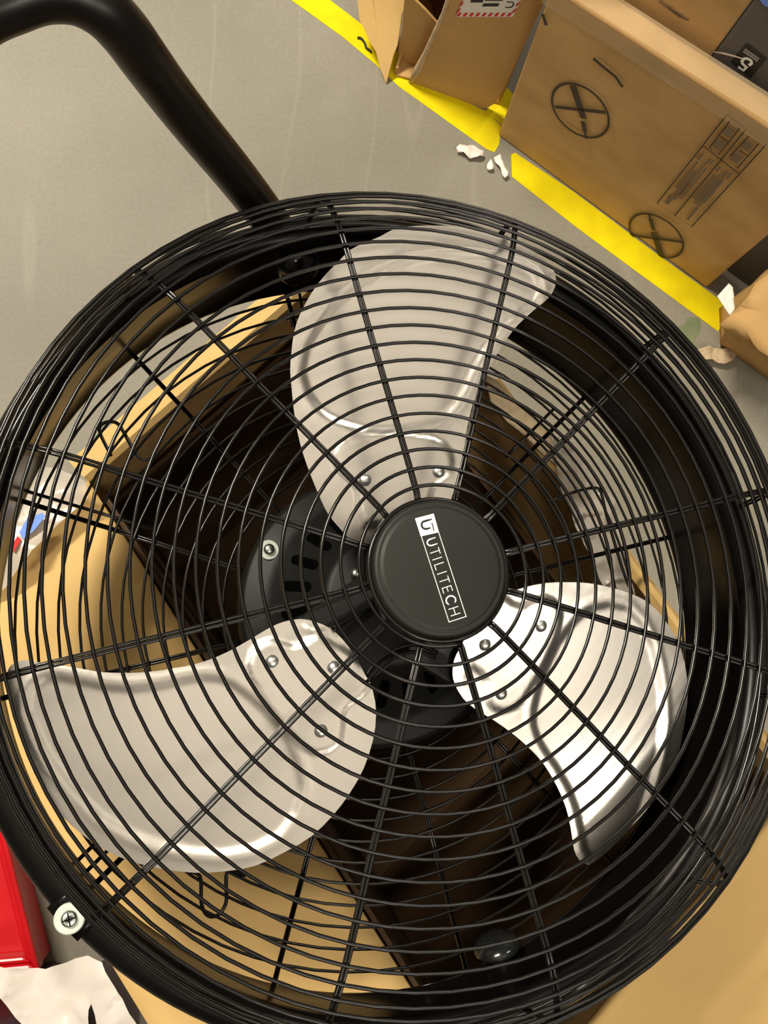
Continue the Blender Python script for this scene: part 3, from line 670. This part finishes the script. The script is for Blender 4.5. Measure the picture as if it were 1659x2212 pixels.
# torn open carton at the top
a0 = Vector(at_z(888, 178, 0)); a1 = Vector(at_z(1046, 236, 0)); a1b = Vector(at_z(1074, 225, 0))
dA, nA = vplane(a0, a1)
HA = 0.46
torn = thing('torn_carton', 'torn open brown carton with a red striped white label, on the yellow tape', 'carton')
def onA(x, y, off=0.0): return Vector(at_plane(x, y, a0 + nA * off, nA))
bm = bmesh.new()
fpoly = [(888, 178), (903, 152), (918, 118), (940, 70), (960, 30), (975, -20), (1010, -120), (1250, -160), (1190, -25), (1150, 60), (1090, 190), (1072, 222), (1046, 236), (990, 226), (930, 214), (900, 200)]
slab(bm, [onA(*p) for p in fpoly], 0.005, -nA); bm_obj('front_wall', bm, M['card'], torn)
bm = bmesh.new(); edge_pts = [onA(*p, 0.001) for p in ((886, 180), (903, 150), (920, 112), (940, 68), (958, 28), (975, -25), (1000, -100))]
tube(bm, edge_pts, [0.004, 0.0075, 0.004, 0.004, 0.0035, 0.0035, 0.0035], 7); bm_obj('torn_edge', bm, M['card_edge'], torn, smooth=True)
# side walls, floor and the standing side flap
depA = 0.27
lfa = a0 - dA * 0.030
bm = bmesh.new(); P0 = lfa - nA * 0.004; P1 = lfa - nA * depA
slab(bm, [(P0.x, P0.y, 0.0), (P1.x, P1.y, 0.0), (P1.x, P1.y, HA), (P1.x - nA.x * -0.10, P1.y - nA.y * -0.10, HA), (P0.x - nA.x * 0.03, P0.y - nA.y * 0.03, 0.03), (P0.x, P0.y, 0.02)], 0.005, -dA); bm_obj('side_wall', bm, M['card'], torn)
rb = a1b + dA * 0.004
bm = bmesh.new(); P1 = rb - nA * depA; slab(bm, [(rb.x, rb.y, 0.0), (P1.x, P1.y, 0.0), (P1.x, P1.y, HA), (rb.x, rb.y, HA)], 0.005, -dA); bm_obj('side_wall', bm, M['card'], torn)
bm = bmesh.new(); P0 = lfa - nA * depA; slab(bm, [(P0.x, P0.y, 0.0), (P1.x, P1.y, 0.0), (P1.x, P1.y, HA), (P0.x, P0.y, HA)], 0.005, nA); bm_obj('back_wall', bm, M['card'], torn)
bm = bmesh.new(); slab(bm, [(v.x, v.y, 0.002) for v in (lfa, rb, P1, P0)], 0.005, (0, 0, 1)); bm_obj('bottom_panel', bm, M['card'], torn)
bm = bmesh.new(); slab(bm, [onA(*p, -0.03) for p in ((856, 138), (872, 158), (892, 172), (930, 190), (985, 60), (945, 52), (918, 22), (893, -2), (876, -30), (868, 60))], 0.005, -nA); bm_obj('inner_panel', bm, M['card'], torn)
bm = bmesh.new(); slab(bm, [(v.x, v.y, 0.62) for v in (lfa - dA * 0.02, rb, P1 + dA * 0.0, P0)], 0.005, (0, 0, 1)); bm_obj('top_panel', bm, M['card'], torn)
# the flap of torn side board leaning out to the left, tip on the floor
tip = np.array(at_z(834, 180, 0.003)); pa = np.array(at_z(766, -60, 0.10)); pb = np.array(at_z(888, -60, 0.15)); nf = np.cross(pa - tip, pb - tip); nf /= np.linalg.norm(nf)
fp = lambda L_: [Vector(at_plane(x, y, tip, nf)) for x, y in L_]
bm = bmesh.new(); slab(bm, fp([(834, 180), (842, 148), (850, 118), (858, 98), (864, 60), (868, 30), (877, 12), (884, -60), (803, -60), (806, 0), (813, 60), (812, 112), (822, 150)]), 0.003, nf)
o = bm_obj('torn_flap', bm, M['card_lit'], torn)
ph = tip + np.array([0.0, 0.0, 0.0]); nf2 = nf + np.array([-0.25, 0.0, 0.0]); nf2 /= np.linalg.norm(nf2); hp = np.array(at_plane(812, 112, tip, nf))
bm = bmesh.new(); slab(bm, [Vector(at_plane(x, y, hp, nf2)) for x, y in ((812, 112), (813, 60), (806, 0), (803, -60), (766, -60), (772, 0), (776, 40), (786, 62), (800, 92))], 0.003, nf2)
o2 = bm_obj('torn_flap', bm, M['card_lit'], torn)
o['label'] = 'pale folded flap leaning out with its tip on the floor'
# contents
bm = bmesh.new(); ctr = a0 * 0.72 + a1 * 0.28 - nA * 0.13; bmesh.ops.create_uvsphere(bm, u_segments=24, v_segments=14, radius=1.0)
for v in bm.verts: v.co = Vector((v.co.x * 0.075, v.co.y * 0.055, v.co.z * 0.16)) * (1 + 0.08 * mnoise.noise(v.co * 3))
o = bm_obj('bundle', bm, M['maroon'], None, smooth=True); o.location = (ctr.x, ctr.y, 0.18)
tag(o, 'dark maroon glossy bundle inside the torn open carton', 'bundle')
# shipping label
bm = bmesh.new(); slab(bm, [onA(*p, 0.0006) for p in ((984, 36), (1108, 36), (1160, -70), (1032, -70))], 0.0003, nA); lab = bm_obj('shipping_label', bm, M['paper'], torn); lab['label'] = 'white label with red striped border'
bm = bmesh.new()
def quad(bm, pts, off=0.0016): bm.faces.new([bm.verts.new(onA(x, y, off)) for x, y in pts])
for i in range(9):
    x = 985 + i * 13.6; quad(bm, [(x, 35.4), (x + 7, 35.4), (x + 13, 28), (x + 6, 28)])
for i in range(6):
    f_ = i * 0.135; xl = 985 + 48 * f_; yl = 30 - 106 * f_; quad(bm, [(xl, yl), (xl + 3.5, yl - 8), (xl + 11, yl - 13), (xl + 7.5, yl - 5)])
    xr = 1108 + 52 * f_; yr = 30 - 106 * f_; quad(bm, [(xr - 3, yr), (xr + 1, yr - 8), (xr + 9, yr - 13), (xr + 5, yr - 5)])
bm_obj('label_border', bm, M['red'], torn)
bm = bmesh.new(); quad(bm, [(1016, 5.5), (1043, 5.5), (1046, -10), (1020, -10)]); quad(bm, [(1041, 14), (1076, 14), (1079, 7.5), (1045, 7.5)]); quad(bm, [(1047, 2), (1086, 2), (1090, -8), (1049, -8)])
bm_obj('label_bars', bm, M['ink'], torn)
bm = bmesh.new(); strip(bm, smooth_path([onA(*p, 0.0016) for p in ((1095, 4.6), (1105, 4.8), (1109.5, 7), (1108, 12), (1103, 16), (1091, 16.4))], 3), 0.0022, nA, caps=False); bm_obj('label_letter', bm, M['ink'], torn)

# low carton at the right edge with a burst corner
lc = [Vector(at_z(x, y, 0.20)) for x, y in ((1566, 668), (1700, 545), (1850, 660), (1700, 820))]
low = thing('low_carton', 'low brown carton with a burst crumpled corner, right edge', 'carton')
bm = bmesh.new(); base = [Vector((q.x, q.y, 0)) for q in lc]
top = [Vector(at_z(1572, 690, 0.17)), Vector(at_z(1690, 560, 0.22)), Vector(at_z(1850, 660, 0.22)), Vector(at_z(1700, 800, 0.20))]
bot = [Vector(at_z(1556, 745, 0.0)), Vector((top[1].x, top[1].y, 0)), Vector((top[2].x, top[2].y, 0)), Vector(at_z(1690, 842, 0))]
V = [bm.verts.new(q) for q in bot + top]
for q in ((3, 2, 1, 0), (4, 5, 6, 7), (0, 1, 5, 4), (1, 2, 6, 5), (2, 3, 7, 6), (3, 0, 4, 7)): bm.faces.new([V[i] for i in q])
bmesh.ops.subdivide_edges(bm, edges=bm.edges[:], cuts=8, use_grid_fill=True)
c0 = top[0]
for v in bm.verts:
    w_ = math.exp(-((v.co - c0).length / 0.09) ** 2); n_ = Vector((mnoise.noise(v.co * 28), mnoise.noise(v.co * 28 + Vector((9, 0, 0))), mnoise.noise(v.co * 28 + Vector((0, 9, 0)))))
    if v.co.z > 0.004: v.co += n_ * (0.003 + 0.022 * w_)
bm_obj('carton_body', bm, M['card'], low, smooth=True)
def scrap(name, pts, z, mt, label, cat, group=None, amp=0.004, freq=60, step=0.004, sl=(0, 0), seed=1, thick=0.0008):
    o = px_sheet(name, pts, z, step, mt, None, amp, freq, thick, seed, sl); return tag(o, label, cat, group)
scrap('cardboard_scrap', [(1504, 756), (1530, 748), (1560, 752), (1590, 752), (1598, 758), (1580, 780), (1566, 786), (1552, 784), (1540, 778), (1520, 778)], 0.016, 'card_edge', 'torn crumpled cardboard scrap on the floor at the burst carton corner', 'scrap', None, 0.010, 40)
scrap('paper_scrap', [(1549, 640), (1573, 613), (1582, 622), (1588, 668), (1578, 681), (1563, 662)], 0.175, 'paper', 'white paper slip sticking up at the burst carton corner', 'paper', None, 0.003, 30)
scrap('paper_scrap', [(985, 319), (992, 313), (1008, 316), (1025, 312), (1046, 332), (1044, 338), (1030, 341), (1012, 342), (1000, 331), (988, 328)], 0.008, 'white', 'crumpled translucent white scrap under the end of the long yellow tape', 'scrap', 'white scraps on the floor', 0.008, 60)
scrap('paper_scrap', [(1060, 344), (1063, 351), (1066, 366), (1057, 368), (1051, 364), (1052, 355)], 0.007, 'paper', 'small white triangular scrap on the floor between two other white scraps', 'scrap', 'white scraps on the floor', 0.005, 60)
scrap('paper_scrap', [(1066, 341), (1080, 333), (1086, 348), (1094, 365), (1097, 380), (1090, 385), (1085, 378), (1080, 362), (1070, 350)], 0.008, 'paper', 'long white twisted scrap on the floor beside the yellow tape gap', 'scrap', 'white scraps on the floor', 0.006, 60)
# dark crack-like cord end lying on the tape
bm = bmesh.new(); tube(bm, smooth_path([at_z(x, y, 0.003) for x, y in ((772, 81), (780, 83), (788, 93), (791, 103), (799, 109), (802, 113))], 4), 0.0022, 6)
tag(bm_obj('dark_thread', bm, M['ink'], None, smooth=True), 'short dark curled thread on the yellow tape beside the torn carton', 'thread')
# red object just visible past the fan's right side
bm = bmesh.new(); q = [Vector(at_z(x, y, 0.06)) for x, y in ((1651, 1392), (1850, 1340), (1880, 1400), (1657, 1438))]; slab(bm, [(v.x, v.y, 0) for v in q], 0.06, (0, 0, 1))
tag(bm_obj('red_box', bm, M['red'], None, bevel=0.004), 'small red box barely visible past the right rim of the fan', 'box')
